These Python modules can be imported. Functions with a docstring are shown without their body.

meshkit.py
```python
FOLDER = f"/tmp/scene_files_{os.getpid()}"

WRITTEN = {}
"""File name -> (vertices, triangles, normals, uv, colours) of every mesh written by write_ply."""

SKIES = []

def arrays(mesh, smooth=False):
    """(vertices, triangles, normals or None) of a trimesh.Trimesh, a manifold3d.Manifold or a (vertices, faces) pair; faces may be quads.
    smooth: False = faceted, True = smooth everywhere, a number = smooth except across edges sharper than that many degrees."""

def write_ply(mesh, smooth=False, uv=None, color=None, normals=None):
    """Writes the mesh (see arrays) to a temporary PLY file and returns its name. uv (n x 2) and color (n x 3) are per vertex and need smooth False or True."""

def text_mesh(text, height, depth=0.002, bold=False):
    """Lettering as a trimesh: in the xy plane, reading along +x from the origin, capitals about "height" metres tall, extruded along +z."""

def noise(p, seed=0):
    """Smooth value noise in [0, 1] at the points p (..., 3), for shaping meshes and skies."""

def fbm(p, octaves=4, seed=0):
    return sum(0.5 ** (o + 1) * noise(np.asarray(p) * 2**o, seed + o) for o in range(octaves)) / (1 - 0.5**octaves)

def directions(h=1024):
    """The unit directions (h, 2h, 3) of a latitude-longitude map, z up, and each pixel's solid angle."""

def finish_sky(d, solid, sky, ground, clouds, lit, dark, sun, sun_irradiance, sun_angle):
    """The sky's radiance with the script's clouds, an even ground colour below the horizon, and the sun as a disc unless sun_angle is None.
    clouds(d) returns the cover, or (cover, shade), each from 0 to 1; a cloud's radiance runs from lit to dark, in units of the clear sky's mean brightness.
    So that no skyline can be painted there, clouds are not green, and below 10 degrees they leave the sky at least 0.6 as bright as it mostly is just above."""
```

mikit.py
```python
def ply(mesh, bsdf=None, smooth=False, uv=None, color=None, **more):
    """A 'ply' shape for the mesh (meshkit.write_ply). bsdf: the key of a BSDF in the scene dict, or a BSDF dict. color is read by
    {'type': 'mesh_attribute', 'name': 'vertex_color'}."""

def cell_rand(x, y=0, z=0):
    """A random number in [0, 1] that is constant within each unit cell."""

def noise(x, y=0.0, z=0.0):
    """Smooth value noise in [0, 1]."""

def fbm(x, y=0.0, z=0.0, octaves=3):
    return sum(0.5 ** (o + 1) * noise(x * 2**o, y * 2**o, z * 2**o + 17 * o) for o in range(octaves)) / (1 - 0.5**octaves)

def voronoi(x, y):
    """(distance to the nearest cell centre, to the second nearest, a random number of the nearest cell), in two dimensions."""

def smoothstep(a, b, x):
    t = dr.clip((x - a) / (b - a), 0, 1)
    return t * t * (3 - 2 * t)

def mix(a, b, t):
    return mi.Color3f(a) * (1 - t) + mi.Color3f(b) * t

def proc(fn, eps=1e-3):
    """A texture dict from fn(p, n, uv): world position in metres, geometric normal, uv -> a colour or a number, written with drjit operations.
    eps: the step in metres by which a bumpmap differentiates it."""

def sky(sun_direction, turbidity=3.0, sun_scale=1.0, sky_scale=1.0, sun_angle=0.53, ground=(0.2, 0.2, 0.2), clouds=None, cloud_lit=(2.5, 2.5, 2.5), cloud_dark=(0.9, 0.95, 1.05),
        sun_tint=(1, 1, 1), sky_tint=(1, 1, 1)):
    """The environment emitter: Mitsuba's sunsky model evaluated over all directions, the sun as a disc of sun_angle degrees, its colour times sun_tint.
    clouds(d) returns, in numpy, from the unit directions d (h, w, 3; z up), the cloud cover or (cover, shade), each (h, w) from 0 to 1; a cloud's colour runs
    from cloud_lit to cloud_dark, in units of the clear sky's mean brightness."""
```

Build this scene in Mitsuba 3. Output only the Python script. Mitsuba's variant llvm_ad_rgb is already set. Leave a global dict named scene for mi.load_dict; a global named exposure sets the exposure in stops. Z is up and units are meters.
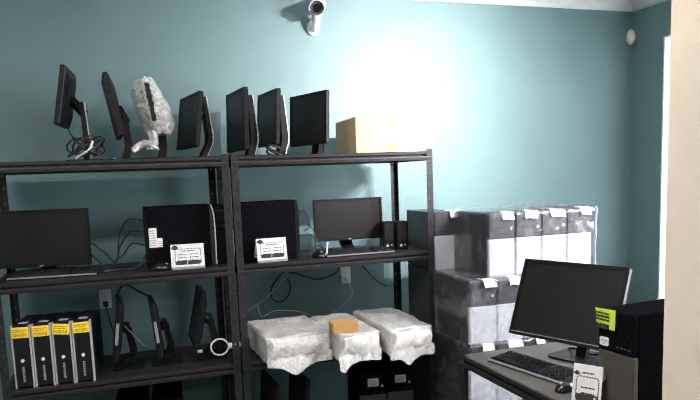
import math, random
import numpy as np, trimesh, drjit as dr, mitsuba as mi, mikit, meshkit
import manifold3d as m3
from shapely.geometry import Polygon, Point, box as sbox
from shapely import affinity

T4 = mi.ScalarTransform4f
# ------------------------------------------------------------------ camera, light, exposure
exposure = 0.68
CAM, YAW, PITCH, ROLL = np.array([-0.6092, -3.7213, 1.7082]), 0.3287, -0.1291, -0.0372
FPX, PX, PY = 671.927, 348.8, 262.46
_f = np.array([math.sin(YAW) * math.cos(PITCH), math.cos(YAW) * math.cos(PITCH), math.sin(PITCH)])
_r = np.cross(_f, [0, 0, 1]); _r /= np.linalg.norm(_r); _u = np.cross(_r, _f)
_u2 = -math.sin(ROLL) * _r + math.cos(ROLL) * _u
scene = {'type': 'scene'}
labels = {}
scene['camera'] = {'type': 'perspective', 'fov': math.degrees(2 * math.atan(350 / FPX)), 'fov_axis': 'x',
                   'principal_point_offset_x': -(PX - 350) / 700, 'principal_point_offset_y': -(PY - 200) / 400,
                   'near_clip': 0.05, 'far_clip': 100.0,
                   'to_world': T4().look_at(origin=CAM.tolist(), target=(CAM + _f).tolist(), up=_u2.tolist())}
SIDE_WINDOW, DAY_WINDOW, TUBE, SPOT = (1.9, 2.1, 2.25), (15.0, 15.3, 15.8), (46.0, 43.0, 40.5), (33.0, 31.0, 31.5)
SPOT_AIMS, SPOT_BEAM, SPOT_CUT = [np.array(a) for a in ((1.10, .79, 2.22), (1.50, .79, 2.15), (1.78, -.40, 1.45))], 2.0, 28.0

# ------------------------------------------------------------------ materials
def pr(color, rough=.5, spec=.5, metal=0., **k):
    c = color if isinstance(color, dict) else {'type': 'rgb', 'value': list(color)}
    return {'type': 'twosided', 'bsdf': {'type': 'principled', 'base_color': c, 'roughness': rough, 'specular': spec, 'metallic': metal, **k}}
def bump(b, fn, scale, eps=1e-3):
    return {'type': 'twosided', 'bsdf': {'type': 'bumpmap', 'arbitrary': {'type': 'proc', 'fn': fn, 'eps': eps}, 'scale': scale, 'bsdf': b['bsdf']}}
def wall_color(p, n, uv):
    t = mikit.fbm(p.x * 2.2 + 3, p.y * 2.2, p.z * 2.2, 3)
    return mikit.mix((.134, .226, .232), (.158, .257, .263), t)
def card_color(p, n, uv):
    t = mikit.fbm(p.x * 60, p.y * 60, p.z * 8, 3)
    return mikit.mix((.52, .38, .23), (.60, .45, .29), t)
def board_color(p, n, uv):
    t = mikit.fbm(p.x * 14, p.y * 60, p.z * 20, 3)
    return mikit.mix((.010, .009, .009), (.022, .019, .019), t)
def metal_color(p, n, uv):
    t = mikit.fbm(p.x * 25, p.y * 25, p.z * 25, 3)
    return mikit.mix((.012, .0115, .013), (.021, .0195, .022), t)
def bubble_color(p, n, uv):
    t = mikit.fbm(p.x * 16, p.y * 16, p.z * 16, 3)
    return mikit.mix((.76, .75, .74), (.93, .91, .89), mikit.smoothstep(.3, .7, t))
def bubble_weight(p, n, uv):
    a, b, c = mikit.voronoi((p.x + p.z * .7) * 105, (p.y + p.z * .7) * 105)
    t = mikit.fbm(p.x * 9, p.y * 9, p.z * 9, 2)
    return dr.clip(.27 + .50 * mikit.smoothstep(.05, .5, b - a) + .35 * (t - .5), 0, 1)
P = {n: mikit.proc(f) for n, f in (('wall', wall_color), ('card', card_color), ('board', board_color), ('metal', metal_color), ('bub', bubble_color), ('bubw', bubble_weight))} if False else {}
def tex(fn): return mikit.proc(fn)
scene['m_wall'] = pr(tex(wall_color), .5, .4)
scene['m_cream'] = pr((.80, .69, .56), .6, .3)
scene['m_ceiling'] = pr((.78, .76, .75), .8, .2)
scene['m_floor'] = pr((.055, .05, .048), .5, .4)
scene['m_trim'] = pr((.75, .75, .75), .5, .4)
scene['m_metal'] = pr(tex(metal_color), .45, .35)
scene['m_board'] = pr(tex(board_color), .45, .3)
scene['m_black'] = pr((.0045, .0045, .006), .45, .2)
scene['m_case'] = {'type': 'twosided', 'bsdf': {'type': 'diffuse', 'reflectance': {'type': 'rgb', 'value': [.0055, .0052, .0068]}}}
scene['m_stackblack'] = pr((.040, .040, .047), .4, .5)
scene['m_bench'] = pr((.075, .070, .066), .5, .4)
scene['m_blackgloss'] = pr((.010, .010, .012), .18, .5)
scene['m_dark'] = pr((.008, .0075, .0085), .5, .25)
scene['m_screen'] = pr((.010, .009, .009), .42, .25)
scene['m_grey'] = pr((.20, .20, .22), .42, .5)
scene['m_stackgrey'] = pr((.42, .43, .475), .4, .5)
scene['m_mesh'] = pr((.060, .054, .047), .6, .25)
scene['m_silver'] = pr((.52, .52, .54), .35, .6, .35)
scene['m_lightgrey'] = pr((.36, .35, .36), .5, .4)
scene['m_white'] = pr((.78, .78, .77), .4, .5)
scene['m_paper'] = pr((.66, .65, .67), .75, .2)
scene['m_ink'] = pr((.035, .033, .035), .7, .2)
scene['m_inkgrey'] = pr((.30, .29, .30), .7, .2)
scene['m_yellow'] = pr((.92, .66, .045), .6, .3)
scene['m_yellowink'] = pr((.42, .23, .02), .7, .2)
scene['m_lime'] = pr((.46, .66, .05), .7, .2)
scene['m_card'] = pr(tex(card_color), .75, .2)
scene['m_brownbox'] = pr((.40, .24, .085), .7, .2)
scene['m_tape'] = pr((.40, .25, .15), .4, .3)
scene['m_cable'] = pr((.012, .012, .013), .45, .5)
scene['m_bluecable'] = pr((.02, .03, .09), .45, .5)
scene['m_whitecable'] = pr((.62, .62, .60), .45, .5)
scene['m_lens'] = pr((.10, .075, .075), .2, .6)
scene['m_sensor'] = pr((.80, .70, .64), .4, .4)
scene['m_led'] = pr((.1, .3, .9), .3, .5)
def film_weight(p, n, uv):
    t = mikit.fbm(p.x * 13 + 5, p.y * 13, p.z * 9, 3)
    return dr.clip(.015 + .07 * mikit.smoothstep(.5, .8, t), 0, 1)
scene['m_film'] = {'type': 'blendbsdf', 'weight': tex(film_weight), 'a': {'type': 'thindielectric', 'int_ior': 1.5}, 'b': pr((.80, .81, .84), .35, .5)}
scene['m_bubble'] = {'type': 'blendbsdf', 'weight': tex(bubble_weight), 'a': {'type': 'thindielectric', 'int_ior': 1.45},
                     'b': pr(tex(bubble_color), .2, .8)}

# ------------------------------------------------------------------ scene bookkeeping
TR = {}
def numbered(n):
    if n not in scene and n not in labels: return n
    i = 1
    while f'{n}_{i:03d}' in scene or f'{n}_{i:03d}' in labels: i += 1
    return f'{n}_{i:03d}'
def S(mesh, bsdf, smooth=False):
    return mikit.ply(mesh, bsdf, smooth)
def thing(name, label, cat, M=None, group=None):
    k = numbered(name); TR[k] = np.eye(4) if M is None else M
    labels[k] = {'label': label, 'category': cat}
    if group: labels[k]['group'] = group
    return k
def part(parent, name, shape, label=None, kind=None, M=None):
    k = numbered(parent + '__' + name)
    W = TR[parent.split('__')[0]]
    if M is not None: W = W @ M
    scene[k] = {**shape, 'to_world': T4(W.tolist())}
    d = {}
    if label: d['label'] = label
    if kind: d['kind'] = kind
    if d: labels[k] = d
    return k
def obj(name, label, cat, shape, M=None, group=None):
    k = numbered(name); TR[k] = np.eye(4) if M is None else M
    scene[k] = {**shape, 'to_world': T4(TR[k].tolist())}
    labels[k] = {'label': label, 'category': cat}
    if group: labels[k]['group'] = group
    return k
def struct(name, shape, label, cat):
    scene[name] = shape; TR[name] = np.eye(4)
    labels[name] = {'label': label, 'category': cat, 'kind': 'structure'}
    return name

# ------------------------------------------------------------------ mesh helpers
def cat(*ms): return trimesh.util.concatenate(list(ms))
def bx(x0, x1, y0, y1, z0, z1):
    m = trimesh.creation.box((x1 - x0, y1 - y0, z1 - z0)); m.apply_translation(((x0 + x1) / 2, (y0 + y1) / 2, (z0 + z1) / 2)); return m
def cb(x0, x1, y0, y1, z0, z1, c=.004):
    pts = []
    for x in ((x0, 1), (x1, -1)):
        for y in ((y0, 1), (y1, -1)):
            for z in ((z0, 1), (z1, -1)):
                pts += [(x[0], y[0] + c * y[1], z[0] + c * z[1]), (x[0] + c * x[1], y[0], z[0] + c * z[1]), (x[0] + c * x[1], y[0] + c * y[1], z[0])]
    return trimesh.Trimesh(pts).convex_hull
def mat(x, y, z, yaw=0, tilt=0, roll=0):
    a, t, r = math.radians(yaw), -math.radians(tilt), math.radians(roll)
    Rz = np.array([[math.cos(a), -math.sin(a), 0], [math.sin(a), math.cos(a), 0], [0, 0, 1]])
    Rx = np.array([[1, 0, 0], [0, math.cos(t), -math.sin(t)], [0, math.sin(t), math.cos(t)]])
    Ry = np.array([[math.cos(r), 0, math.sin(r)], [0, 1, 0], [-math.sin(r), 0, math.cos(r)]])
    M = np.eye(4); M[:3, :3] = Rz @ Rx @ Ry; M[:3, 3] = (x, y, z); return M
def smooth_path(pts, n=10):
    p = np.array(pts, float); p = np.vstack([2 * p[0] - p[1], p, 2 * p[-1] - p[-2]]); out = []
    for i in range(1, len(p) - 2):
        for t in np.linspace(0, 1, n, endpoint=False):
            a, b, c, d = p[i - 1], p[i], p[i + 1], p[i + 2]
            out.append(.5 * (2 * b + (c - a) * t + (2 * a - 5 * b + 4 * c - d) * t * t + (3 * b - a - 3 * c + d) * t ** 3))
    out.append(p[-2]); return np.array(out)
def tube(pts, r=.004, sides=7, n=10, closed=False):
    p = smooth_path(pts, n) if len(pts) > 2 else np.array(pts, float)
    t = np.gradient(p, axis=0); t /= np.maximum(np.linalg.norm(t, axis=1, keepdims=True), 1e-9)
    up = np.array([.13, .27, .95]); v, f = [], []
    for i in range(len(p)):
        a = np.cross(t[i], up); a /= np.linalg.norm(a); b = np.cross(t[i], a); up = np.cross(a, t[i]) if i else up
        for k in range(sides):
            q = 2 * math.pi * k / sides; v.append(p[i] + r * (math.cos(q) * a + math.sin(q) * b))
    for i in range(len(p) - 1):
        for k in range(sides):
            a, b = i * sides + k, i * sides + (k + 1) % sides
            f += [(a, b, b + sides), (a, b + sides, a + sides)]
    for base in (0, (len(p) - 1) * sides):
        for k in range(1, sides - 1): f.append((base, base + k, base + k + 1))
    m = trimesh.Trimesh(v, f, process=False); trimesh.repair.fix_normals(m); return m
def cyl(r, h, at=(0, 0, 0), axis='z', n=20):
    m = trimesh.creation.cylinder(r, h, sections=n)
    if axis == 'y': m.apply_transform(trimesh.transformations.rotation_matrix(math.pi / 2, (1, 0, 0)))
    if axis == 'x': m.apply_transform(trimesh.transformations.rotation_matrix(math.pi / 2, (0, 1, 0)))
    m.apply_translation(at); return m
def ext(poly, h): return trimesh.creation.extrude_polygon(poly, h, engine='earcut')
def ext_xz(poly, y0, y1):       # polygon drawn in (x, z), thickness y0..y1
    m = ext(poly, y1 - y0); v = m.vertices.copy(); m.vertices = np.stack([v[:, 0], y1 - v[:, 2], v[:, 1]], 1); trimesh.repair.fix_normals(m); return m
def ext_yz(poly, x0, x1):       # polygon drawn in (y, z), extruded along x
    m = ext(poly, x1 - x0); v = m.vertices.copy(); m.vertices = np.stack([x0 + v[:, 2], v[:, 0], v[:, 1]], 1); trimesh.repair.fix_normals(m); return m
def rrect(x0, x1, z0, z1, r): return sbox(x0 + r, z0 + r, x1 - r, z1 - r).buffer(r, quad_segs=4)
def ring_xz(x0, x1, z0, z1, b, r, y0, y1): return ext_xz(rrect(x0, x1, z0, z1, r).difference(sbox(x0 + b, z0 + b, x1 - b, z1 - b)), y0, y1)
def words(x0, x1, z, h, y, seed, d=.0006, gap=.35):
    rng = random.Random(seed); x, out = x0, []
    while x < x1 - h:
        w = min(h * rng.uniform(.9, 3.2), x1 - x); out.append(bx(x, x + w, y - d, y, z, z + h)); x += w + h * gap
    return cat(*out)
def grid_box(x0, x1, y0, y1, z0, z1, step, amp, freq, seed, r=.02):
    """closed box of rounded corners, its skin ruffled by noise"""
    m = m3.Manifold.hull(m3.Manifold.compose([m3.Manifold.sphere(r, 10).translate((x, y, z)) for x in (x0 + r, x1 - r) for y in (y0 + r, y1 - r) for z in (z0 + r, z1 - r)])) if False else \
        m3.Manifold.batch_hull([m3.Manifold.sphere(r, 12).translate((x, y, z)) for x in (x0 + r, x1 - r) for y in (y0 + r, y1 - r) for z in (z0 + r, z1 - r)])
    m = m.refine_to_length(step).to_mesh()
    t = trimesh.Trimesh(m.vert_properties[:, :3], m.tri_verts); v = t.vertices.copy(); n = t.vertex_normals
    k = meshkit.fbm(v * freq + seed * 7.3, 3, seed) - .5
    ridge = np.abs(meshkit.fbm(v * freq * [1.6, .7, 1.9] + 31 + seed, 3, seed + 5) - .5)
    t.vertices = v + n * (amp * (2.2 * k - 2.0 * ridge))[:, None]; return t
def sheet(fn, nu, nv, th=.0025):
    """a thin cloth-like sheet with thickness: fn(u, v) -> point"""
    u, v = np.meshgrid(np.linspace(0, 1, nu), np.linspace(0, 1, nv), indexing='ij')
    p = np.array([fn(a, b) for a, b in zip(u.ravel(), v.ravel())]); f = []
    for i in range(nu - 1):
        for j in range(nv - 1):
            a = i * nv + j; f += [(a, a + nv, a + nv + 1), (a, a + nv + 1, a + 1)]
    top = trimesh.Trimesh(p, f, process=False); n = top.vertex_normals
    q = p - n * th; N = len(p); f2 = [(c + N, b + N, a + N) for a, b, c in f]
    rim = [i * nv for i in range(nu)] + [(nu - 1) * nv + j for j in range(1, nv)] + [i * nv + nv - 1 for i in range(nu - 2, -1, -1)] + [j for j in range(nv - 2, 0, -1)]
    f3 = []
    for a, b in zip(rim, rim[1:] + rim[:1]): f3 += [(b, a, a + N), (b, a + N, b + N)]
    return trimesh.Trimesh(np.vstack([p, q]), f + f2 + f3, process=False)

# ------------------------------------------------------------------ the room
XL, XR, YF, YB, ZC = -3.0, 3.405, -9.0, .79, 2.985
W1, W2, WT = (-1.0, .46, .62, 2.66), (-3.2, -1.5, 1.15, 2.7), .32
def wall_with_holes(name, holes):
    poly = sbox(YF, 0, YB, ZC)
    for h in holes: poly = poly.difference(sbox(h[0], h[2], h[1], h[3]))
    return ext_yz(poly, XR, XR + WT)
struct('floor', S(bx(XL - .1, XR + WT, YF - .1, YB + .1, -.1, 0), 'm_floor'), 'dark floor of the room under the shelving', 'floor')
struct('wall_back', S(bx(XL - .1, XR + WT, YB, YB + .1, 0, ZC), 'm_wall'), 'teal painted wall behind the shelving', 'wall')
struct('wall_left', S(bx(XL - .1, XL, YF, YB, 0, ZC), 'm_wall'), 'teal painted side wall at the far left of the room', 'wall')
struct('wall_front', S(bx(XL - .1, XR + WT, YF - .1, YF, 0, ZC), 'm_wall'), 'teal wall behind the viewer', 'wall')
struct('wall_right', S(wall_with_holes('r', (W1, W2)), 'm_wall'), 'teal painted wall on the right with the bright window', 'wall')
struct('ceiling', S(bx(XL - .1, XR + WT, YF - .1, YB + .1, ZC, ZC + .1), 'm_ceiling'), 'white ceiling above the room', 'ceiling')
def cornice(n, L):
    p = Polygon([(0, 0), (0, -.07), (.012, -.07), (.03, -.045), (.055, -.02), (.06, 0)])
    return p
_c = ext_yz(affinity.scale(cornice(0, 1), -1, 1, origin=(0, 0)), XL, XR); _c.apply_translation((0, YB, ZC))
struct('trim_1', S(_c, 'm_trim'), 'white cornice along the top of the teal back wall', 'cornice')
_d = ext_yz(cornice(0, 1), YF, YB - .0); _d.apply_transform(trimesh.transformations.rotation_matrix(math.pi / 2, (0, 0, 1)))
_v = _d.vertices.copy(); _d.vertices = np.stack([XR + _v[:, 0] - 0, _v[:, 1], ZC + _v[:, 2]], 1); trimesh.repair.fix_normals(_d)
struct('trim_2', S(_d, 'm_trim'), 'white cornice along the top of the right wall', 'cornice')
def window(n, h, col, label):
    y0, y1, z0, z1 = h; k = f'window_{n}'
    struct(k, S(cat(*[ext_yz(sbox(y0, z0, y1, z1).difference(sbox(y0 + .05, z0 + .05, y1 - .05, z1 - .05)), XR + WT - .07, XR + WT - .02)]), 'm_trim'), label, 'window')
    mid = (y0 + y1) / 2
    part(k, 'mullion', S(bx(XR + WT - .075, XR + WT - .02, mid - .025, mid + .025, z0 + .05, z1 - .05), 'm_trim'))
    for a, b in ((y0 + .05, mid - .025), (mid + .025, y1 - .05)):
        part(k, 'pane', {**S(bx(XR + WT - .05, XR + WT - .042, a, b, z0 + .05, z1 - .05), 'm_white'), 'emitter': {'type': 'area', 'radiance': {'type': 'rgb', 'value': list(col)}}})
    rv = ext_yz(sbox(y0, z0, y1, z1).difference(sbox(y0 + .012, z0 + .012, y1 - .012, z1 - .012)), XR - .004, XR + WT - .072)
    part(k, 'reveal_lining', S(rv, 'm_trim'))
    part(k, 'sill', S(cb(XR - .03, XR + WT - .07, y0 + .013, y1 - .013, z0 + .012, z0 + .035, .005), 'm_trim'))
window(1, W1, SIDE_WINDOW, 'bright frosted window in the right wall beside the corner')
window(2, W2, DAY_WINDOW, 'tall daylit window in the right wall hidden from the viewer by the partition')
struct('wall_partition', S(cb(.480, .79, -2.76, -2.60, 0, ZC, .004), 'm_cream'), 'cream end of a partition wall close to the viewer, right edge of the view', 'wall')
for i, (x, y) in enumerate(((-1.8, -1.9), (.1, -2.0), (-1.7, -5.9), (.4, -5.9))):
    k = thing('ceiling_light', ('nearer left', 'nearer right', 'farther left', 'farther right')[i] + ' white fluorescent ceiling fixture behind the viewer', 'ceiling light', mat(x, y, ZC), group='ceiling lights behind the viewer')
    part(k, 'housing', S(cb(-.62, .62, -.16, .16, -.06, 0, .01), 'm_white'))
    part(k, 'diffuser', {**S(bx(-.58, .58, -.13, .13, -.075, -.06), 'm_white'), 'emitter': {'type': 'area', 'radiance': {'type': 'rgb', 'value': [c * (.62, .62, .45, .45)[i] for c in TUBE]}}})

k = thing('track_spotlight', 'white track with three spotlight heads on the ceiling behind the viewer', 'spotlight', np.eye(4))
part(k, 'track', S(cb(2.0, 2.9, -2.02, -1.98, ZC - .03, ZC, .004), 'm_white'))
for i in range(3):
    o = np.array([2.15 + .3 * i, -2.0, ZC - .17]); d = SPOT_AIMS[i] - o; d /= np.linalg.norm(d)
    M = trimesh.geometry.align_vectors((0, 0, 1), d); M[:3, 3] = o
    can = trimesh.creation.annulus(.048, .052, .14, sections=24); can.apply_translation((0, 0, -.03))
    q = part(k, 'lamp_head', S(cat(can, cyl(.05, .004, (0, 0, -.098), 'z', 24)), 'm_white', 30), M=M)
    part(q, 'stem', S(cyl(.008, .12, (o[0], o[1], ZC - .075)), 'm_white', 30))
    scene[f'spot_light_{i + 1}'] = {'type': 'spot', 'cutoff_angle': SPOT_CUT, 'beam_width': SPOT_BEAM, 'intensity': {'type': 'rgb', 'value': [c * (1, 1, .70)[i] for c in SPOT]},
                                    'to_world': T4().look_at(origin=(o + d * .045).tolist(), target=SPOT_AIMS[i].tolist(), up=[0, 0, 1])}

# ------------------------------------------------------------------ shelving
UW, UD = 1.22, .571
LEVELS = (.063, .614, 1.175, 1.78)
TOP, MID, LOW, BOT = [z + .055 for z in LEVELS[::-1]]
def flange(w, h):
    poly = rrect(0, w, 0, h, .002); z = .10
    hole = affinity.scale(Point(w * .55, 0).buffer(.0032, quad_segs=3), 1, 1.6)
    holes = []
    while z < h - .05: holes.append(affinity.translate(hole, 0, z)); z += .0762
    from shapely import union_all
    return poly.difference(union_all(holes))
_PH = 1.848
_fl = flange(.04, _PH)
def post_mesh(sx, sy):        # L angle; flange toward +x / +y of its outer corner
    a = ext_xz(_fl, 0, .003); b = a.copy(); v = b.vertices.copy(); b.vertices = np.stack([v[:, 1], v[:, 0], v[:, 2]], 1)
    m = cat(a, b); m.vertices = m.vertices * [sx, sy, 1]; trimesh.repair.fix_normals(m); return m
_prof = Polygon([(.004, 0), (.032, 0), (.032, .04), (.030, .055), (.0035, .055), (.0015, .053), (.0015, .038), (.018, .036), (.018, .028), (.0, .025), (-.001, .018), (.0, .003)])
_pk = {s: S(post_mesh(*s), 'm_metal') for s in ((1, 1), (-1, 1), (1, -1), (-1, -1))}
_bl = S(ext_yz(_prof, .004, UW - .004), 'm_metal')
_bd = S(ext_yz(_prof, .034, UD - .034), 'm_metal')
_sb = S(cb(.03, UW - .03, .028, UD - .028, .043, .0545, .002), 'm_board')
def shelving(x, y, yaw, label):
    k = thing('shelving_unit', label, 'shelving', mat(x, y, 0, yaw), 'black metal shelving units')
    for s, (px, py) in (((1, 1), (0, 0)), ((-1, 1), (UW, 0)), ((1, -1), (0, UD)), ((-1, -1), (UW, UD))):
        part(k, 'post', _pk[s], M=mat(px, py, 0))
    for z in LEVELS:
        part(k, 'beam', _bl, M=mat(0, 0, z)); part(k, 'beam', _bl, M=mat(UW, UD, z, 180))
        part(k, 'side_beam', _bd, M=mat(UW, 0, z, 90)); part(k, 'side_beam', _bd, M=mat(0, UD, z, -90))
        part(k, 'shelf_board', _sb, M=mat(0, 0, z))
    return k
shelving(-1.232, 0, 0, 'black metal shelving unit holding the yellow-labelled computers')
shelving(0, 0, 0, 'black metal shelving unit holding the bubble-wrapped packages and cardboard box')

# ------------------------------------------------------------------ monitors
def monitor(label, c, yaw, tilt, w, h, stand, zb, group=None, bez=.016, th=.045, col_h=.33, base=(.24, .19), trim=True, screen='m_screen', body='m_black', stand_yaw=None, curve=.03, colw=.075, colt=.042, name='monitor', round_base=False):
    k = thing(name, label, 'monitor', None, group)
    A = mat(*c, yaw, tilt)
    part(k, 'bezel', S(ring_xz(-w / 2, w / 2, -h / 2, h / 2, bez, .006, 0, .022), body), M=A)
    part(k, 'screen', S(bx(-w / 2 + bez - .002, w / 2 - bez + .002, .004, .012, -h / 2 + bez - .002, h / 2 - bez + .002), screen), M=A)
    hs = trimesh.Trimesh(np.vstack([[(sx * (w / 2 - .004), .02, sz * (h / 2 - .004)) for sx in (-1, 1) for sz in (-1, 1)],
                                    [(sx * (w / 2 - .012), th * .62, sz * (h / 2 - .012)) for sx in (-1, 1) for sz in (-1, 1)],
                                    [(sx * w * .30, th, sz * h * .30) for sx in (-1, 1) for sz in (-1, 1)]])).convex_hull
    part(k, 'back_housing', S(hs, 'm_dark'), M=A)
    sx, sy = stand; B = mat(sx, sy, zb, yaw if stand_yaw is None else stand_yaw)
    bw, bd = base
    bp = rrect(-bw / 2, bw / 2, -bd * .55, bd * .45, .03)
    bm = ext(bp, .010); part(k, 'base', S(bm, body), M=B)
    zz = np.linspace(0, 1, 18); cx = curve * np.interp(zz, (0, .10, .22, .34, .6, 1), (-1.3, -.55, .55, .8, .45, -.1))
    front = [(a - colt / 2, .009 + z * col_h) for a, z in zip(cx, zz)]; back = [(a + colt / 2 - .012 * z, .009 + z * col_h) for a, z in zip(cx, zz)]
    part(k, 'stand_column', S(ext_yz(Polygon(front + back[::-1]), -colw / 2, colw / 2), body, 30), M=B)
    if trim:
        b2 = [(a + .006, z + .001) for a, z in back]
        part(k, 'stand_trim', S(ext_yz(Polygon(back + b2[::-1]), -colw / 2 - .002, colw / 2 + .002), 'm_silver', 30), 'silver edge strip', M=B)
    # arm between column top and panel back
    p0 = (B @ np.array([0, cx[13], .009 + col_h * .80, 1]))[:3]; p1 = (A @ np.array([0, th - .004, 0, 1]))[:3]
    part(k, 'stand_arm', S(tube([p0, p1], .024, 12), body, 40))
    return k
Gt = 'monitors standing on top of the shelving'
def bent(x, z): return x
monitor('black monitor tilted back, leftmost on the shelving top, with coiled cables at its foot', (-.838, .27, 2.176), -95, 11, .36, .305, (-.735, .29), TOP, Gt, col_h=.31, curve=.004, colt=.034)
monitor('black monitor drooping forward between the cable-coil monitor and the bubble-wrapped one', (-.602, .28, 2.122), -88, -10, .38, .335, (-.525, .30), TOP, Gt, col_h=.25, trim=False, curve=.012)
part('monitor_001', 'power_light', S(cb(-.009, .009, -.112, -.102, .006, .012, .001), 'm_led'), 'small blue power light', M=mat(-.60, .24, TOP))
t3 = monitor('black monitor with its panel bundled in clear bubble wrap', (-.412, .283, 2.135), -88, -8, .385, .20, (-.335, .28), TOP, Gt, col_h=.23, trim=False, curve=.006)
monitor('black monitor with silver-edged stand, next right of the bubble-wrapped one', (-.190, .27, 2.045), -81, 8, .42, .30, (-.085, .30), TOP, Gt, col_h=.34, curve=.022, colt=.03)
monitor('black monitor standing at the seam of the two shelving units', (.085, .28, 2.045), -85, 2, .41, .345, (.180, .30), TOP, Gt, col_h=.35, curve=.014)
monitor('black monitor between the seam monitor and the widest-facing one beside the cardboard box', (.281, .32, 2.06), -84, 4, .37, .32, (.37, .32), TOP, Gt, col_h=.35, curve=.014)
monitor('black monitor turned most toward the viewer, just left of the cardboard box', (.533, .31, 2.055), -72, 3, .40, .31, (.60, .33), TOP, Gt, col_h=.22, trim=False, curve=.006)
# bubble wrap hood over the third monitor: a lens-shaped bag, open toward the viewer
def hood_mesh():
    zs = np.linspace(1.965, 2.268, 44); v = []; na = 56
    for z in zs:
        xl = np.interp(z, (1.965, 2.0, 2.05, 2.13, 2.22, 2.255, 2.268), (-.395, -.425, -.445, -.468, -.478, -.462, -.43))
        xr = np.interp(z, (1.965, 2.0, 2.05, 2.13, 2.22, 2.255, 2.268), (-.285, -.262, -.264, -.292, -.338, -.365, -.378))
        for k in range(na):
            a = 2 * math.pi * k / na; c, q = math.cos(a), math.sin(a)
            y = .285 + .185 * math.copysign(abs(q) ** .75, q)
            v.append(((xl + xr) / 2 + (xr - xl) / 2 * math.copysign(abs(c) ** .8, c), y, z))
    f = []
    for i in range(len(zs) - 1):
        for k in range(na):
            a, b = i * na + k, i * na + (k + 1) % na; f += [(a, b, b + na), (a, b + na, a + na)]
    for o, fl in ((0, -1), ((len(zs) - 1) * na, 1)):
        for k in range(1, na - 1): f.append((o, o + k, o + k + 1)[::fl])
    m = trimesh.Trimesh(v, f, process=False); n = m.vertex_normals; p = m.vertices
    m.vertices = p + n * (.03 * (meshkit.fbm(p * 24, 3, 4) - .5) - .045 * np.abs(meshkit.fbm(p * [34, 22, 30] + 9, 3, 8) - .5) + .006)[:, None]; return m
w3 = thing('bubble_wrap', 'clear bubble wrap hood over the third monitor on the shelving top', 'bubble wrap')
part(w3, 'hood', S(hood_mesh(), 'm_bubble', True))
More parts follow.
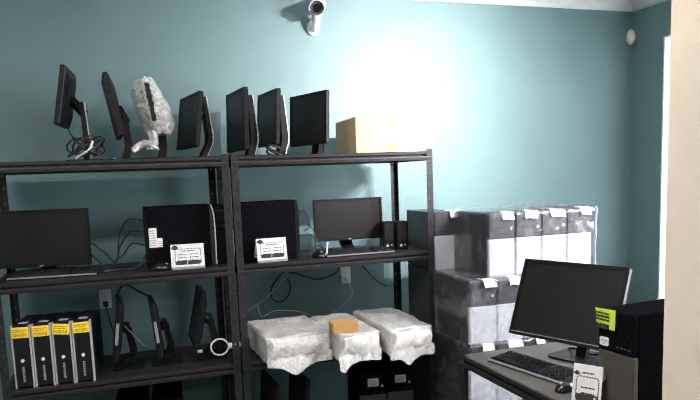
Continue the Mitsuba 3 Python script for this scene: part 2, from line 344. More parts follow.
part(w3, 'flap', S(sheet(lambda u, v: (-.50 + .125 * u + .01 * math.sin(8 * v), .10 + .05 * v + .02 * math.sin(6 * u), 1.885 + .028 * math.sin(3.2 * u) + .05 * v * (u * .9) - .012 * math.sin(9 * v)), 18, 12), 'm_bubble', True))
part(w3, 'flap', S(sheet(lambda u, v: (-.425 + .045 * u + .012 * math.sin(4 * v), .11 + .02 * math.sin(7 * u + v), 1.985 - .10 * v), 10, 14), 'm_bubble', True))

# mid shelf monitors
monitor('wide black monitor at the left end of the middle shelf, keyboard in front', (-1.022, .33, 1.425), -12, 4, .525, .315, (-.99, .42), MID, 'monitors on the middle shelf', bez=.014, th=.04, col_h=.17, base=(.22, .17), trim=False, stand_yaw=-8)
monitor('black widescreen monitor on the middle shelf beside the two black speakers', (.777, .307, 1.432), 0, 2.4, .455, .262, (.78, .38), MID, 'monitors on the middle shelf', bez=.013, th=.04, col_h=.14, base=(.20, .16), trim=False)
for kk, A, z in (('monitor_007', mat(-1.022, .33, 1.425, -12, 4), -.315 / 2), ('monitor_008', mat(.777, .307, 1.432, 0, 2.4), -.262 / 2)):
    part(kk, 'maker_badge', S(bx(-.012, .012, -.001, .002, z + .004, z + .009), 'm_lightgrey'), 'small pale badge', M=A)
# dim lower shelf, left unit
Gl = 'monitors edge-on on the dim lower shelf'
for (c, t, st, lab) in (((-.672, .25, .90), 8, (-.60, .27), 'dim black monitor edge-on beneath the wall outlet, next to the yellow-labelled computers'),
                        ((-.466, .25, .885), -5, (-.39, .27), 'dim black monitor edge-on, middle of the three on the lower left shelf'),
                        ((-.222, .25, .925), 12, (-.13, .28), 'dim black monitor leaning back beside the white cable loop')):
    k = monitor(lab, c, -91, t, .36, .32, st, LOW, Gl, col_h=.24, trim=False, base=(.22, .17))
    if t < 10: part(k, 'side_strip', S(bx(.1805, .186, .008, .024, -.06, .06), 'm_grey'), 'grey strip on the panel edge', M=mat(*c, -91, t))
# bottom shelf, mostly below the frame
monitor('dark monitor on the bottom shelf under the first bubble-wrapped package', (.17, .20, .36), -88, 5, .36, .30, (.24, .24), BOT, 'monitors on the bottom shelf', col_h=.2, trim=False, base=(.2, .16))
monitor('dark monitor on the bottom shelf between the packages, left of the labelled towers', (.36, .22, .36), -88, 5, .36, .30, (.43, .26), BOT, 'monitors on the bottom shelf', col_h=.2, trim=False, base=(.2, .16))

# ------------------------------------------------------------------ computer towers
def tower_shapes(w, d, h, low='m_mesh', split=.60, black='m_case', button='m_silver', plain=False):
    s = {}
    s['case'] = S(cb(-w / 2, w / 2, .028, d, 0, h, .003), black)
    zs = h * split
    s['bezel'] = S(cat(cb(-w / 2, w / 2, 0, .03, zs, h, .006), cb(-w * .43, w * .43, -.002, .005, h - .085, h - .045, .002), cb(-w * .43, w * .43, -.002, .005, h - .040, h - .012, .002)) if not plain else cb(-w / 2, w / 2, 0, .03, zs, h, .006), black)
    s['grille'] = S(cat(cb(-w / 2, w / 2, .003, .03, 0, zs - .002, .005)), low)
    s['button'] = S(cyl(.009, .006, (w * .33, -.001, zs + .055), 'y', 14), button)
    s['ports'] = S(cat(*[bx(w * .05 + i * .018, w * .05 + i * .018 + .012, -.0012, .004, zs + .018, zs + .024) for i in range(4)]), 'm_ink')
    s['drive_lines'] = S(cat(bx(-w * .43, w * .43, -.0026, 0, h - .0655, h - .064), bx(-w * .43, w * .43, -.0026, 0, h - .0265, h - .025)), 'm_mesh' if not plain else black)
    return s
TS = tower_shapes(.173, .415, .36); TG = tower_shapes(.173, .415, .362, 'm_stackgrey', .60, 'm_stackblack')
def tower(label, M, shapes, group=None, name='desktop_tower'):
    k = thing(name, label, 'computer', M, group)
    part(k, 'case', shapes['case']); part(k, 'front_bezel', shapes['bezel']); part(k, 'front_grille', shapes['grille'], 'grey lower front')
    part(k, 'power_button', shapes['button']); part(k, 'port_row', shapes['ports']); part(k, 'drive_line', shapes['drive_lines'])
    return k
def paper_fold(w, h, over, seed):       # paper lying on the top and bent over the front edge
    rng = random.Random(seed); b = rng.uniform(-.012, .012)
    def fn(u, v):
        s = v * (h + over); x = (u - .5) * w + b * v
        return (x, over - s if s < over else -.006 - .012 * (s - over) / h, .004 + .003 * math.sin(3 * u + seed) if s < over else .002 - (s - over) + .002 * math.sin(5 * u))
    return sheet(fn, 7, 12, .0012)
PITCH_T = .366
paper = [S(paper_fold(.07 + .012 * i, .042, .05, i), 'm_paper', 30) for i in range(3)]
ords = ('first', 'second', 'third', 'fourth', 'fifth')
rng = random.Random(4)
tiers = (('bottom', 0, 1.205, -.455, 5), ('second', 1, 1.205, -.455, 5), ('third', 2, 1.205, -.455, 5), ('top', 3, 1.372, -.385, 4))
for nm, ti, x0, y0, n in tiers:
    for i in range(n):
        z = .002 + PITCH_T * ti
        lab = f'plastic-wrapped tower with grey lower front, {ords[i]} from the left in the stack\'s top tier'
        if nm == 'second': lab = f'plastic-wrapped tower, {ords[i]} from the left, one tier above the bottom of the stack'
        if nm == 'third': lab = f'plastic-wrapped tower, {ords[i]} from the left, directly under the stack\'s top tier'
        if nm == 'bottom': lab = f'plastic-wrapped tower, {ords[i]} from the left in the stack\'s bottom tier on the floor'
        k = tower(lab, mat(x0 + .0875 + i * .1785, y0 + rng.uniform(-.004, .004), z, rng.uniform(-1, 1)), TG, 'plastic-wrapped towers in the stack')
        if ti < 3 and i in (0, 1, 2, 3, 4) or ti == 3:
            part(k, 'paper_label', paper[(i + ti) % 3], 'white paper label folded over the top edge', M=mat(.03 - .012 * (i % 3), .0, .3625, rng.uniform(-16, 16)))
for ti in range(4):
    k = tower(f'plastic-wrapped tower behind the front row beside the shelving post, {ords[ti]} from the floor', mat(1.227 + .0875, .012, .002 + PITCH_T * ti), TG, 'plastic-wrapped towers in the stack')
    if ti == 3: part(k, 'paper_label', paper[0], 'white paper label folded over the top edge', M=mat(.045, 0, .3625, 4))
# stretch film around each tier
def film(x0, x1, y0, y1, z0, z1, seed):
    m = m3.Manifold.cube((x1 - x0, y1 - y0, z1 - z0)).translate((x0, y0, z0)).refine_to_length(.016).to_mesh()
    t = trimesh.Trimesh(m.vert_properties[:, :3], m.tri_verts)
    keep = t.face_normals[:, 2] > -.5; keep &= t.face_normals[:, 1] < .5
    t.update_faces(keep); t.remove_unreferenced_vertices()
    v = t.vertices.copy(); n = t.vertex_normals
    a = np.abs(meshkit.fbm(v * [17, 14, 7] + seed * 3.1, 3, seed) - .5); top = np.clip((v[:, 2] - (z1 - .07)) / .07, 0, 1)
    b = np.abs(meshkit.fbm(v * [55, 40, 30] + seed, 3, seed + 9) - .5)
    t.vertices = v + n * (.004 + .007 * (.5 - a) + .020 * top * (.35 - b))[:, None]; return t
for nm, ti, x0, y0, n in tiers:
    z = .002 + PITCH_T * ti
    lab = {'top': 'clear stretch film around the top tier of stacked towers', 'third': 'clear stretch film around the towers directly under the top tier',
           'second': 'clear stretch film around the towers one tier above the bottom', 'bottom': 'clear stretch film around the towers on the floor'}[nm]
    obj('stretch_film', lab, 'plastic film', S(film(x0 - .004, x0 + n * .1785 + .004, y0 - .022, y0 + .425, z + .004, z + .3655, ti + 1), 'm_film', True))

# towers on the middle shelf
def wide_tower(label, M, w, d, h, trim):
    """a tower seen from its side: the case panel faces local -y, its front is at +x"""
    k = thing('desktop_tower', label, 'computer', M)
    part(k, 'case', S(cat(cb(-w / 2, w / 2 - .02, 0, d, 0, h, .004), cb(-w / 2 + .03, w / 2 - .05, -.0015, .01, .02, h - .015, .001)), 'm_case'))
    fr = Polygon([(w / 2 - .02, 0), (w / 2, .004), (w / 2 + .004, h * .3), (w / 2 + .004, h * .8), (w / 2 - .004, h), (w / 2 - .02, h)])
    part(k, 'front_bezel', S(ext_xz(fr, .002, d - .002), 'm_blackgloss', 30))
    if trim:
        part(k, 'front_trim', S(tube([(w / 2 - .01, -.001, h - .002), (w / 2 + .004, -.001, h * .82), (w / 2 + .006, -.001, h * .4), (w / 2 + .004, -.001, .004)], .0042, 6), 'm_silver', 40), 'thin silver edge line')
    part(k, 'rear_frame', S(cat(bx(-w / 2 - .003, -w / 2, .012, d - .012, .012, h - .012)), 'm_dark'))
    return k
k = wide_tower('black tower seen from its side on the middle shelf, white stickers at its rear edge', mat(-.278, .10, MID, 5), .358, .17, .345, True)
part(k, 'sticker', S(cat(bx(-.178, -.136, -.0035, -.001, .125, .232)), 'm_paper'), 'tall white printed sticker')
part(k, 'sticker', S(cat(bx(-.137, -.108, -.0035, -.001, .125, .175)), 'm_paper'), 'small white printed sticker')
part(k, 'sticker_print', S(cat(*[words(-.176, -.142, .135 + i * .013, .0055, -.0035, i) for i in range(7)], *[words(-.133, -.111, .131 + i * .012, .004, -.0035, 20 + i) for i in range(3)]), 'm_inkgrey'), kind='stuff')
tower('slim black tower standing between the stickered tower and the shelving posts', mat(-.046, .145, MID, 0), tower_shapes(.095, .34, .33, 'm_case', .6, 'm_case', 'm_dark'), None, 'slim_tower')
wide_tower('plain black tower seen from its side on the middle shelf, right of the posts', mat(.228, .12, MID, 6), .35, .17, .345, False)
# bottom shelf labelled towers
for x, lab in ((.825, 'black tower with white label on the bottom shelf, under the middle package'), (1.012, 'black tower with white label on the bottom shelf, nearest the right post')):
    k = tower(lab, mat(x, .10, BOT, -8), TS, None)
    part(k, 'paper_label', S(bx(-.035, .035, -.004, -.0005, .272, .322), 'm_paper'), 'white label')
    part(k, 'label_print', S(cat(words(-.03, .03, .305, .006, -.004, 3), words(-.03, .03, .293, .005, -.004, 5), *[bx(-.028 + i * .006, -.0255 + i * .006 + .001 * (i % 3), -.0048, -.004, .277, .288) for i in range(9)]), 'm_inkgrey'), kind='stuff')
for i, x in enumerate((-.62, -.42)):
    tower(('dark tower on the bottom left shelf, under the outlet', 'dark tower on the bottom left shelf, right of its twin')[i], mat(x, .12, BOT, -4), TS)

# four slim computers with yellow labels
SW, SH = .090, .333
slim = {'case': S(cb(-SW / 2, SW / 2, .02, .30, 0, SH, .003), 'm_black'), 'front_panel': S(cat(cb(-SW / 2 + .008, SW / 2 - .008, .0, .03, .006, SH - .006, .004), cb(-SW / 2 + .014, SW / 2 - .014, -.0015, .004, .16, SH - .075, .001)), 'm_blackgloss'),
        'side_strip': S(cb(-.0036, .0036, -.003, .03, 0, SH, .0015), 'm_lightgrey'), 'label': S(bx(-.0405, .0405, -.005, -.001, SH - .064, SH - .008), 'm_yellow'),
        'label_print': S(cat(words(-.036, .034, SH - .024, .005, -.005, 1), words(-.036, .02, SH - .034, .005, -.005, 2), *[bx(-.036 + i * .0058, -.0335 + i * .0058 + .0008 * (i % 3), -.0056, -.005, SH - .058, SH - .042) for i in range(12)]), 'm_yellowink'),
        'button': S(cyl(.0085, .006, (.0, -.002, .148), 'y', 14), 'm_white'), 'slot': S(bx(-.022, .022, .05, .09, SH, SH + .002), 'm_silver'),
        'badge': S(cat(*[bx(-.006, .006, -.0012, .001, .035 + i * .012, .042 + i * .012) for i in range(7)]), 'm_inkgrey')}
for i, (x, tl, rl, lab) in enumerate(((-1.129, .02, 0, 'slim black computer with silver sides and yellow label, next to the left post'), (-1.031, .02, 1, 'slim black computer with yellow label, second from the left post'),
                              (-.933, .0, -4, 'slim black computer with a crooked yellow label, third in the row'), (-.835, .02, 1, 'slim black computer with yellow label at the row end nearest the outlet'))):
    k = thing('slim_computer', lab, 'computer', mat(x, .045 - .006 * i, LOW, -9), 'slim computers with yellow labels')
    part(k, 'case', slim['case']); part(k, 'front_panel', slim['front_panel'])
    for s in (-1, 1): part(k, 'side_strip', slim['side_strip'], 'pale silver side strip', M=mat(s * (SW / 2 - .0012), 0, 0))
    LM = mat(0, 0, SH - .036, 0, 0, -rl * 1.5) @ mat(0, 0, -(SH - .036))
    L = part(k, 'yellow_label', slim['label'], 'yellow printed label', M=LM); part(L, 'label_print', slim['label_print'], M=LM)
    part(k, 'power_button', slim['button'], 'round white power button'); part(k, 'badge', slim['badge']); part(k, 'top_slot', slim['slot'])

# ------------------------------------------------------------------ price cards
def leaf_mark(x, z, s, y):
    g = [affinity.rotate(affinity.scale(Point(x + s * a, z + s * b).buffer(s * .42, quad_segs=4), 1.1, .62), r) for a, b, r in ((-.5, .1, 30), (-.1, .35, 80), (.35, .25, -30), (0, -.25, 10), (.45, -.15, 20))]
    from shapely import union_all
    return ext_xz(union_all(g), y - .0008, y) if union_all(g).geom_type == 'Polygon' else cat(*[ext_xz(q, y - .0008, y) for q in union_all(g).geoms])
def price_card(label, M, w, h, seed, tall=False, price='$'):
    k = thing('price_card', label, 'card', M, 'white price cards')
    fold = Polygon([(0, 0), (.0016, 0), (.038, -.0), (.0395, -.004)]) 
    part(k, 'card_face', S(bx(-w / 2, w / 2, 0, .0014, 0, h), 'm_paper'))
    bk = bx(-w / 2, w / 2, 0, .0014, -h, 0); bk.apply_transform(trimesh.transformations.rotation_matrix(math.radians(34), (1, 0, 0))); bk.apply_translation((0, .0006, h))
    part(k, 'card_back', S(bk, 'm_paper'))
    if not tall: part(k, 'foot', S(cb(-w / 2, w / 2, -.006, .012, -.0135, .001, .001), 'm_grey'), 'grey foot strip')
    b0, b1 = (.17 if tall else .10) * h, (.80 if not tall else .74) * h; m = w * .12
    fr = rrect(-w / 2 + m, w / 2 - m * .8, b0, b1, .012)
    part(k, 'border', S(ext_xz(fr.difference(fr.buffer(-.0026)), -.0008, 0), 'm_ink'))
    band = fr.intersection(sbox(-w, 0, w, b0 + .17 * h)); part(k, 'price_band', S(ext_xz(band, -.001, 0), 'm_ink'))
    part(k, 'emblem', S(leaf_mark(-w / 2 + m * 1.05, b1 + .05 * h, w * .12, 0), 'm_ink'), 'small dark leaf-like emblem')
    tx = [words(-w * .18, w * .22, b1 - .12 * h if not tall else b1 + .06 * h, h * .035, 0, seed)]
    for r in range(3):
        z = b1 - (.27 + .13 * r) * h
        tx += [words(-w * .30, -w * .02, z, h * .032, 0, seed + r + 1), words(w * .06, w * .32, z, h * .032, 0, seed + r + 9)] if not tall else [words(-w * .20, w * .28, z, h * .032, 0, seed + r + 1)]
    part(k, 'print', S(cat(*tx), 'm_ink'), kind='stuff')
    t = meshkit.text_mesh(price, h * .085, .0008, True); v = t.vertices.copy(); t.vertices = np.stack([v[:, 0], -v[:, 2] - .0010, v[:, 1]], 1); trimesh.repair.fix_normals(t)
    t.apply_translation((w * (.24 if tall else -.05), 0, b0 + .045 * h)); part(k, 'price_sign', S(t, 'm_paper'))
    return k
price_card('white price card leaning in front of the stickered tower on the middle shelf', mat(-.262, .015, MID + .014, -3, 11), .178, .125, 1)
price_card('white price card leaning in front of the plain black tower right of the posts', mat(.213, .035, MID + .014, 5, 8), .178, .125, 30)

# ------------------------------------------------------------------ keyboards, mice, speakers
def keyboard(label, M, w=.44, d=.14, sc=1):
    k = thing('keyboard', label, 'keyboard', M)
    body = ext_yz(Polygon([(-d / 2, 0), (d / 2, 0), (d / 2, .024), (d / 2 - .01, .026), (-d / 2 + .012, .013), (-d / 2, .010)]), -w / 2, w / 2)
    part(k, 'body', S(body, 'm_dark'))
    part(k, 'front_edge', S(cb(-w / 2 - .001, w / 2 + .001, -d / 2 - .003, -d / 2 + .008, .003, .0115, .002), 'm_grey'), 'paler front edge')
    ks = []; p = .019
    slope = math.atan2(.013, d - .022)
    for r in range(6):
        y = -d / 2 + .022 + r * p * .97; z = .013 + (y + d / 2 - .012) * math.tan(slope)
        x = -w / 2 + .010
        rowk = [p] * 22 if r else [p * 1.3, p * 1.2, p * 1.3, p * 5.6, p * 1.3, p * 1.2, p * 1.3] + [p] * 8
        if r == 1: rowk = [p * 2.2] + [p] * 10 + [p * 2.7] + [p] * 7
        if r == 2: rowk = [p * 1.8] + [p] * 11 + [p * 2.1] + [p] * 7
        if r == 3: rowk = [p * 1.5] + [p] * 12 + [p * 1.5] + [p] * 7
        for kw in rowk:
            if x + kw > w / 2 - .006: break
            if not (abs(x - (-w / 2 + .010 + 15.1 * p)) < .006 or abs(x - (-w / 2 + .010 + 18.4 * p)) < .006):
                t = trimesh.Trimesh([(x + a, y + b, z - .002 + (b * math.tan(slope))) for a in (.001, kw - .001) for b in (-.0085, .0085)] +
                                    [(x + a, y + b, z + .007 + (b * math.tan(slope))) for a in (.0035, kw - .0035) for b in (-.006, .0065)]).convex_hull
                ks.append(t)
            x += kw
    part(k, 'keys', S(cat(*ks), 'm_black'), kind='stuff')
    return k
def mouse(label, M):
    k = thing('mouse', label, 'computer mouse', M)
    s = trimesh.creation.icosphere(3, 1); v = s.vertices * [.031, .056, .036]; v[:, 2] = np.where(v[:, 2] < 0, v[:, 2] * .05, v[:, 2]) + .003; v[:, 0] *= 1 - .12 * (v[:, 1] / .056)
    s.vertices = v; part(k, 'shell', S(s, 'm_blackgloss', True))
    part(k, 'wheel', S(cyl(.009, .007, (0, -.030, .029), 'x', 16), 'm_lightgrey'))
    part(k, 'button_line', S(bx(-.0007, .0007, -.05, -.012, .018, .0335), 'm_ink'))
    return k
keyboard('dark keyboard in front of the wide monitor on the left middle shelf', mat(-.95, .15, MID + .001, -7), .44, .12)
keyboard('black keyboard with pale front edge under the widescreen monitor beside the speakers', mat(.755, .10, MID + .001, 0), .43, .125)
mouse('dark shiny mouse on the shelf in front of the stickered tower', mat(-.405, .07, MID + .001, 80))
mouse('small black mouse left of the keyboard, beside the white cable end', mat(.505, .10, MID + .001, 20))
def speaker(label, M):
    k = thing('speaker', label, 'speaker', M, 'desktop speakers')
    w, d, h = .078, .09, .178
    part(k, 'cabinet', S(cb(-w / 2, w / 2, 0, d, 0, h, .006), 'm_black'))
    part(k, 'grille', S(cb(-w / 2 + .007, w / 2 - .007, -.004, .006, .055, h - .01, .003), 'm_dark'))
    part(k, 'knob', S(cyl(.008, .012, (-.012, -.004, .028), 'y', 16), 'm_silver')); part(k, 'knob', S(cyl(.0045, .01, (.015, -.003, .03), 'y', 12), 'm_silver'))
    return k
speaker('black desktop speaker directly beside the widescreen monitor', mat(1.003, .20, MID, -6)); speaker('black desktop speaker nearest the right post', mat(1.083, .17, MID, -8))

# ------------------------------------------------------------------ bubble-wrapped packages
def package(label, x0, x1, y0, y1, z0, z1, seed, yaw, point=.5):
    cx = (x0 + x1) / 2; k = thing('wrapped_package', label, 'package', mat(cx, y0, z0, yaw), 'bubble-wrapped packages on the lower shelf')
    w, d, h = (x1 - x0), y1 - y0, z1 - z0
    part(k, 'computer_case', S(cb(-w / 2 + .022, w / 2 - .022, .028, d - .03, .02, h - .022, .004), 'm_grey'))
    part(k, 'bubble_wrap', S(grid_box(-w / 2, w / 2, 0, d, .008, h, .011, .0095, 13, seed, .016), 'm_bubble', True))
    def flap(u, v):
        x = -w / 2 + w * u; pk = math.exp(-((u - point) / .16) ** 2); dz = (.012 + .018 * meshkit.noise(np.array([u * 3.1 + seed, .3, seed]), seed) + .045 * pk) * v
        return (x * .97, -.006 - .004 * v + .007 * math.sin(9 * u + seed) * v + .004 * math.sin(23 * u + 3 * v), .06 - .042 * v - dz * 1.1)
    part(k, 'front_flap', S(sheet(flap, 30, 8), 'm_bubble', True))
    def fold(u, v):
        return (-w / 2 + .03 + (w - .06) * u + .01 * math.sin(5 * v), -.012 - .012 * math.sin(math.pi * v) + .004 * math.sin(20 * u + 4 * v), h * (.90 - .55 * v - .18 * v * abs(u - point)) + .004 * math.sin(8 * u + seed))
    part(k, 'tucked_fold', S(sheet(fold, 26, 14), 'm_bubble', True))
    return k
package('bubble-wrapped package nearest the shelving seam, hanging over the shelf edge', .105, .49, -.15, .36, LOW + .002, .838, 2, 1, .45)
package('bubble-wrapped package in the middle, with the small brown box on it', .490, .750, -.255, .33, LOW + .002, .832, 5, 0, .1)
package('bubble-wrapped package beside the right post, its plastic hanging in a point', .785, 1.065, -.285, .34, LOW + .002, .838, 9, 0, .42)
def carton(name, label, M, w, d, h, m='m_card'):
    k = thing(name, label, 'cardboard box', M)
    part(k, 'body', S(cb(-w / 2, w / 2, 0, d, 0, h - .003, .003), m))
    part(k, 'flap', S(cb(-w / 2 + .001, w / 2 - .001, .001, d / 2 - .0015, h - .003, h, .001), m)); part(k, 'flap', S(cb(-w / 2 + .001, w / 2 - .001, d / 2 + .0015, d - .001, h - .003, h, .001), m))
    return k
k = carton('cardboard_box', 'large cardboard box on top of the shelving, right of the monitors', mat(.972, .10, TOP, -2), .405, .425, .215)
part(k, 'tape', S(bx(-.0, .048, -.0008, .002, .14, .215), 'm_tape'), 'brown tape tab'); part(k, 'tape', S(bx(-.0, .048, -.0008, .002, 0, .06), 'm_tape'), 'brown tape tab')
carton('small_box', 'small brown box on the middle bubble-wrapped package', mat(.548, -.235, .833, -4), .15, .10, .06, 'm_brownbox')

# ------------------------------------------------------------------ wall fittings
def outlet(label, x, z):
    k = thing('wall_outlet', label, 'outlet', mat(x, YB, z), 'wall outlets')
    part(k, 'plate', S(cb(-.037, .037, -.007, 0, -.06, .06, .003), 'm_white'))
    for s in (-1, 1):
        q = part(k, 'socket', S(ext_xz(rrect(-.017, .017, s * .027 - .015, s * .027 + .015, .008), -.0095, -.005), 'm_white'))
        part(q, 'slots', S(cat(bx(-.008, -.0055, -.010, -.009, s * .027 - .003, s * .027 + .007), bx(.0055, .008, -.010, -.009, s * .027 - .003, s * .027 + .006), cyl(.003, .0015, (0, -.0097, s * .027 - .009), 'y', 10)), 'm_ink'))
    return k
outlet('white wall outlet with a black plug, above the dim lower shelf', -.721, .982)
outlet('white wall outlet below the widescreen monitor, thin white cable hanging from it', .901, 1.0)
k = thing('power_plug', 'black power plug in the outlet above the dim lower shelf', 'plug', mat(-.721, YB - .0101, .982))
part(k, 'body', S(cb(-.016, .016, -.035, 0, -.045, -.012, .005), 'm_cable')); part(k, 'cord', S(tube([(0, -.03, -.035), (.01, -.05, -.09), (.03, -.04, -.2), (.05, -.05, -.30)], .004), 'm_cable', True))
k = thing('motion_sensor', 'oval off-white motion sensor high in the room corner', 'motion sensor', mat(XR - .035, YB - .02, 2.715, -35))
s = trimesh.creation.icosphere(3, 1); s.vertices = s.vertices * [.036, .03, .062]; part(k, 'housing', S(s, 'm_sensor', True))
s = trimesh.creation.icosphere(2, 1); s.vertices = s.vertices * [.024, .012, .028] + [0, -.022, -.014]; part(k, 'lens', S(s, 'm_sensor', True)); part(k, 'bracket', S(cb(-.015, .015, .01, .05, -.03, .03, .004), 'm_white'))
# security camera
k = thing('security_camera', 'white bullet security camera mounted high on the teal wall', 'camera', mat(.735, YB, 2.70))
part(k, 'mount_plate', S(ext_xz(affinity.scale(Point(0, 0).buffer(.045, quad_segs=8), .95, 1.15), -.022, 0), 'm_white', 30))
part(k, 'arm', S(tube([(0, -.01, -.01), (0, -.06, .0), (.003, -.10, .045), (.004, -.11, .085)], .027, 14), 'm_white', True))
part(k, 'arm_joint', S(cyl(.026, .05, (.002, -.085, .045), 'x', 18), 'm_lightgrey', 40))
C = mat(.004, -.12, .115, -20, -20)
part(k, 'body', S(cyl(.046, .20, (0, .0, 0), 'y', 28), 'm_white', 40), M=C)
part(k, 'lens_ring', S(trimesh.creation.annulus(.028, .043, .012, sections=28, transform=np.linalg.inv(np.eye(4)) @ trimesh.transformations.concatenate_matrices(trimesh.transformations.translation_matrix((0, -.104, 0)), trimesh.transformations.rotation_matrix(math.pi / 2, (1, 0, 0)))), 'm_lens', 40), 'brownish grey ring around the lens', M=C)
part(k, 'lens', S(cyl(.027, .008, (0, -.100, 0), 'y', 24), 'm_blackgloss', 40), 'dark lens', M=C)
hood = trimesh.creation.annulus(.048, .052, .23, sections=28); hood.apply_transform(trimesh.transformations.rotation_matrix(math.pi / 2, (1, 0, 0))); hood.update_faces(hood.triangles_center[:, 2] > -.01); hood.apply_translation((0, -.012, 0))
part(k, 'sun_hood', S(hood, 'm_white'), M=C)

# ------------------------------------------------------------------ cables
def cable(label, pts, r=.004, m='m_cable', name='cable', n=10):
    return obj(name, label, 'cable', S(tube(pts, r, 7, n), m, True))
rng = np.random.default_rng(5)
th = np.linspace(0, 2 * math.pi * 5, 60)
coil = np.stack([-.735 + (.075 + .022 * np.sin(th * .37)) * np.cos(th), .13 + .05 * np.sin(th) + .01 * np.sin(th * .7), TOP + .02 + .055 * (1 + np.sin(th * 1.27 + .5)) * .8 + .004 * th / 6], 1)
cable('tangled black cables coiled at the foot of the leftmost top monitor', coil, .0045, n=4)
cable('black cable drooping from the back of the leftmost top monitor', [(-.83, .20, 2.03), (-.80, .17, 1.965), (-.74, .16, 1.94), (-.69, .16, 1.93), (-.67, .15, 1.88)], .004)
cable('light cable end lying on the leftmost coil of cables', [(-.79, .10, TOP + .012), (-.765, .08, TOP + .03), (-.72, .075, TOP + .055), (-.70, .08, TOP + .10)], .007, 'm_whitecable')
th = np.linspace(0, 2 * math.pi * 2.5, 30)
cable('black cable bundle at the feet of the two seam monitors', np.stack([.275 + .05 * np.cos(th), .10 + .03 * np.sin(th), TOP + .03 + .03 * np.sin(th * .8)], 1), .006, n=4)
for i, (x, z) in enumerate(((-.505, 1.52), (-.50, 1.45), (-.50, 1.38))):
    cable(('black cable looping from the top of the stickered tower', 'black cable from the middle of the stickered tower', 'black cable from low on the stickered tower')[i],
          [(-.455, .22, z - .03), (-.54, .26, z - .01), (-.60, .28, z - .08), (-.625, .28, 1.30), (-.64, .24, MID + .006), (-.60, .20, MID + .006)], .0045)
cable('blue cable lying on the middle shelf behind the stickered tower', [(-.46, .2, 1.34), (-.50, .2, MID + .03), (-.56, .17, MID + .006), (-.62, .2, MID + .006), (-.70, .16, MID + .006), (-.66, .25, MID + .006)], .0045, 'm_bluecable')
cable('black cable arching beside the wide left monitor', [(-.56, .3, MID + .006), (-.64, .33, MID + .03), (-.70, .33, MID + .10), (-.76, .33, MID + .15), (-.78, .33, MID + .12), (-.74, .32, MID + .06), (-.68, .3, MID + .006)], .0045)
cable('black cable loop behind the plain tower', [(.42, .2, 1.50), (.47, .24, 1.50), (.50, .26, 1.44), (.50, .26, 1.40), (.46, .24, 1.38)], .004)
cable('black cable falling from the plain tower to the shelf', [(.42, .2, 1.42), (.48, .22, 1.42), (.53, .24, 1.36), (.52, .22, 1.27), (.46, .2, MID + .006)], .004)
cable('dark blue cable between the plain tower and the widescreen monitor', [(.42, .2, 1.36), (.49, .22, 1.36), (.56, .25, 1.30), (.60, .25, MID + .006)], .004, 'm_bluecable')
cable('white cable end standing beside the small black mouse', [(.535, .07, MID + .006), (.548, .07, MID + .03), (.552, .07, MID + .075), (.56, .08, MID + .085)], .006, 'm_whitecable')
cable('black cable curving along the shelf toward the widescreen monitor', [(.44, .12, MID + .006), (.47, .16, MID + .04), (.53, .2, MID + .06), (.58, .24, MID + .03)], .004, 'm_cable')
cable('black cable hanging in a loop behind the lower shelf of the right unit', [(.50, .70, 1.16), (.44, .72, 1.08), (.35, .72, .98), (.34, .70, .90), (.40, .70, .87), (.46, .70, .92), (.47, .71, 1.0), (.44, .71, 1.04), (.50, .73, 1.06), (.58, .72, 1.03), (.68, .72, 1.0), (.80, .72, 1.03), (.85, .74, 1.09), (.86, .70, 1.15)], .0055)
cable('grey cable hanging diagonally behind the lower shelf of the right unit', [(.50, .66, 1.15), (.44, .67, 1.05), (.34, .67, .95), (.22, .66, .87), (.10, .6, .82)], .005, 'm_inkgrey')
cable('black cable slanting down the wall toward the rear right post', [(.98, .74, 1.12), (1.03, .75, 1.05), (1.12, .75, .95), (1.2, .75, .9)], .006)
cable('thin white cable hanging from the outlet below the widescreen monitor', [(.901, YB - .012, .975), (.915, .74, .93), (.935, .74, .88), (.88, .72, .82), (.78, .7, .76), (.66, .6, .74), (.5, .5, .82), (.42, .46, .85), (.3, .46, .86), (.22, .48, .83), (.2, .5, .90)], .0028, 'm_whitecable')
cable('thin pale cable between the dim monitors on the lower shelf', [(-.62, .18, .92), (-.57, .17, .86), (-.52, .16, .80), (-.47, .16, .775)], .0028, 'm_inkgrey')
cable('black cable draped along the wall above the dim monitors', [(-.66, .72, 1.0), (-.60, .68, 1.08), (-.53, .6, 1.05), (-.47, .45, 1.03)], .006)
th = np.linspace(.35, 2 * math.pi - .35, 26)
k = thing('cable_loop', 'white cable loop with a plug at the end of the lower left shelf', 'cable', None)
part(k, 'loop', S(tube(np.stack([-.105 + .05 * np.cos(th), .14 + .01 * np.sin(th), .745 + .045 * np.sin(th)], 1), .005, 8, 3), 'm_whitecable', True))
part(k, 'plug', S(cyl(.017, .07, (-.022, .14, .745), 'x', 16), 'm_white', 40)); part(k, 'connector', S(cb(-.235, -.205, .13, .15, .725, .742, .003), 'm_whitecable'))
part(k, 'lead', S(tube([(-.052, .14, .760), (-.03, .14, .755), (.02, .14, .752)], .006), 'm_whitecable', True))

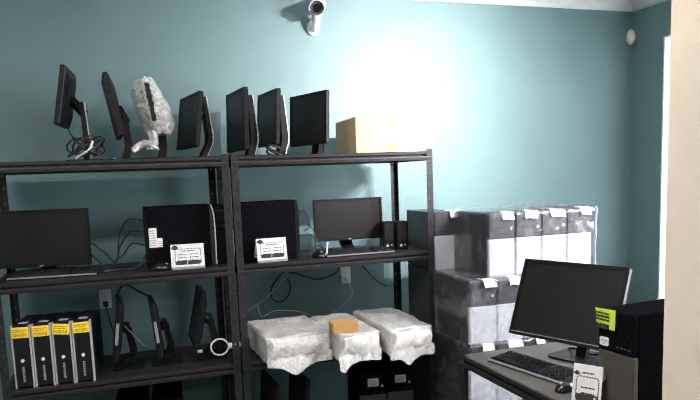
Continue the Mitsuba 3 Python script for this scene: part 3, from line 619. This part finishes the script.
# ------------------------------------------------------------------ display bench on the right
DX, DY, DZ, DW, DL = .868, -.962, .85, .61, 1.22
k = thing('display_bench', 'dark metal display bench with the big monitor and keyboard on it', 'bench', np.eye(4))
_p2 = {s: S(trimesh.Trimesh(post_mesh(*s).vertices * [1, 1, .876 / _PH], post_mesh(*s).faces, process=False), 'm_metal') for s in ((1, 1), (-1, 1), (1, -1), (-1, -1))}
for s, (px, py) in (((1, 1), (DX, DY - DL)), ((-1, 1), (DX + DW, DY - DL)), ((1, -1), (DX, DY)), ((-1, -1), (DX + DW, DY))): part(k, 'post', _p2[s], M=mat(px, py, 0))
_l = S(ext_yz(_prof, .004, DL - .004), 'm_metal'); _s = S(ext_yz(_prof, .034, DW - .034), 'm_metal')
for z in (DZ - .056, .12):
    part(k, 'beam', _l, M=mat(DX, DY, z, -90)); part(k, 'beam', _l, M=mat(DX + DW, DY - DL, z, 90))
    part(k, 'side_beam', _s, M=mat(DX, DY - DL, z)); part(k, 'side_beam', _s, M=mat(DX + DW, DY, z, 180))
    part(k, 'bench_top' if z > .5 else 'lower_board', S(cb(DX + .012, DX + DW - .012, DY - DL + .012, DY - .012, z + .043, z + .056, .002), 'm_bench'))
monitor('big black monitor on the display bench, tilted back above the keyboard', (1.255, -1.237, 1.11), -70, 21, .528, .365, (1.335, -1.262), DZ, None, bez=.017, th=.05, col_h=.24, base=(.25, .20), trim=False, stand_yaw=-72, curve=.01, colw=.05, colt=.03)
kk = [k for k in scene if k.startswith('monitor') and k.endswith('__bezel')][-1].split('__')[0]
part(kk, 'chin_line', S(bx(-.25, .25, -.0015, .003, -.170, -.166), 'm_grey'), 'thin pale line along the lower bezel', M=mat(1.255, -1.237, 1.11, -70, 21))
part(kk, 'side_edge', S(bx(.2635, .2655, .002, .020, -.17, .175), 'm_grey'), 'silver side edge', M=mat(1.255, -1.237, 1.11, -70, 21))
keyboard('black keyboard on the display bench in front of the big monitor', mat(1.035, -1.325, DZ + .001, -80), .44, .145)
mouse('black mouse on the display bench between keyboard and price card', mat(.985, -1.605, DZ + .001, -75))
cable('black cable under the big monitor on the display bench', [(1.36, -1.12, DZ + .006), (1.33, -1.20, DZ + .03), (1.36, -1.30, DZ + .02), (1.35, -1.38, DZ + .05), (1.40, -1.48, DZ + .006)], .005)
cable('thin black cable lying across the display bench behind the keyboard', [(1.12, -1.25, DZ + .005), (1.16, -1.35, DZ + .005), (1.2, -1.50, DZ + .005), (1.25, -1.6, DZ + .005)], .003)
price_card('white price card leaning between the mouse and the tower on the display bench', mat(.91, -1.81, DZ + .001, -60, 10), .105, .158, 60, True, '$')
k = tower('black tower with lime note and white sticker at the front of the display bench', mat(.979, -1.874, DZ, -86.5), tower_shapes(.164, .42, .36, 'm_mesh', .60, 'm_case', 'm_case', True))
def text_on(txt, hgt, x, z, y):
    t = meshkit.text_mesh(txt, hgt, .0006, False); v = t.vertices.copy(); t.vertices = np.stack([x + v[:, 0], y - v[:, 2], z + v[:, 1]], 1); trimesh.repair.fix_normals(t); return t
n = part(k, 'lime_note', S(sheet(lambda u, v: (-.0845 + .094 * u + .004 * v, -.006 - .006 * v * u, .362 - .070 * v + .004 * u), 6, 6, .001), 'm_lime', 30), 'lime green printed note')
part(n, 'note_print', S(cat(*[words(-.084, -.014, .346 - i * .0115, .0055, -.0105, 40 + i, .0012) for i in range(3)], *[bx(-.08 + i * .0052, -.0775 + i * .0052 + .0009 * (i % 3), -.0135, -.0118, .294, .312) for i in range(13)]), 'm_ink'), kind='stuff')
n = part(k, 'white_sticker', S(rrect and ext_xz(rrect(-.066, -.026, .232, .262, .004), -.004, .0), 'm_paper'), 'small white sticker')
part(n, 'sticker_print', S(cat(words(-.061, -.031, .248, .005, -.004, 7), words(-.061, -.041, .239, .004, -.004, 8)), 'm_inkgrey'), kind='stuff')
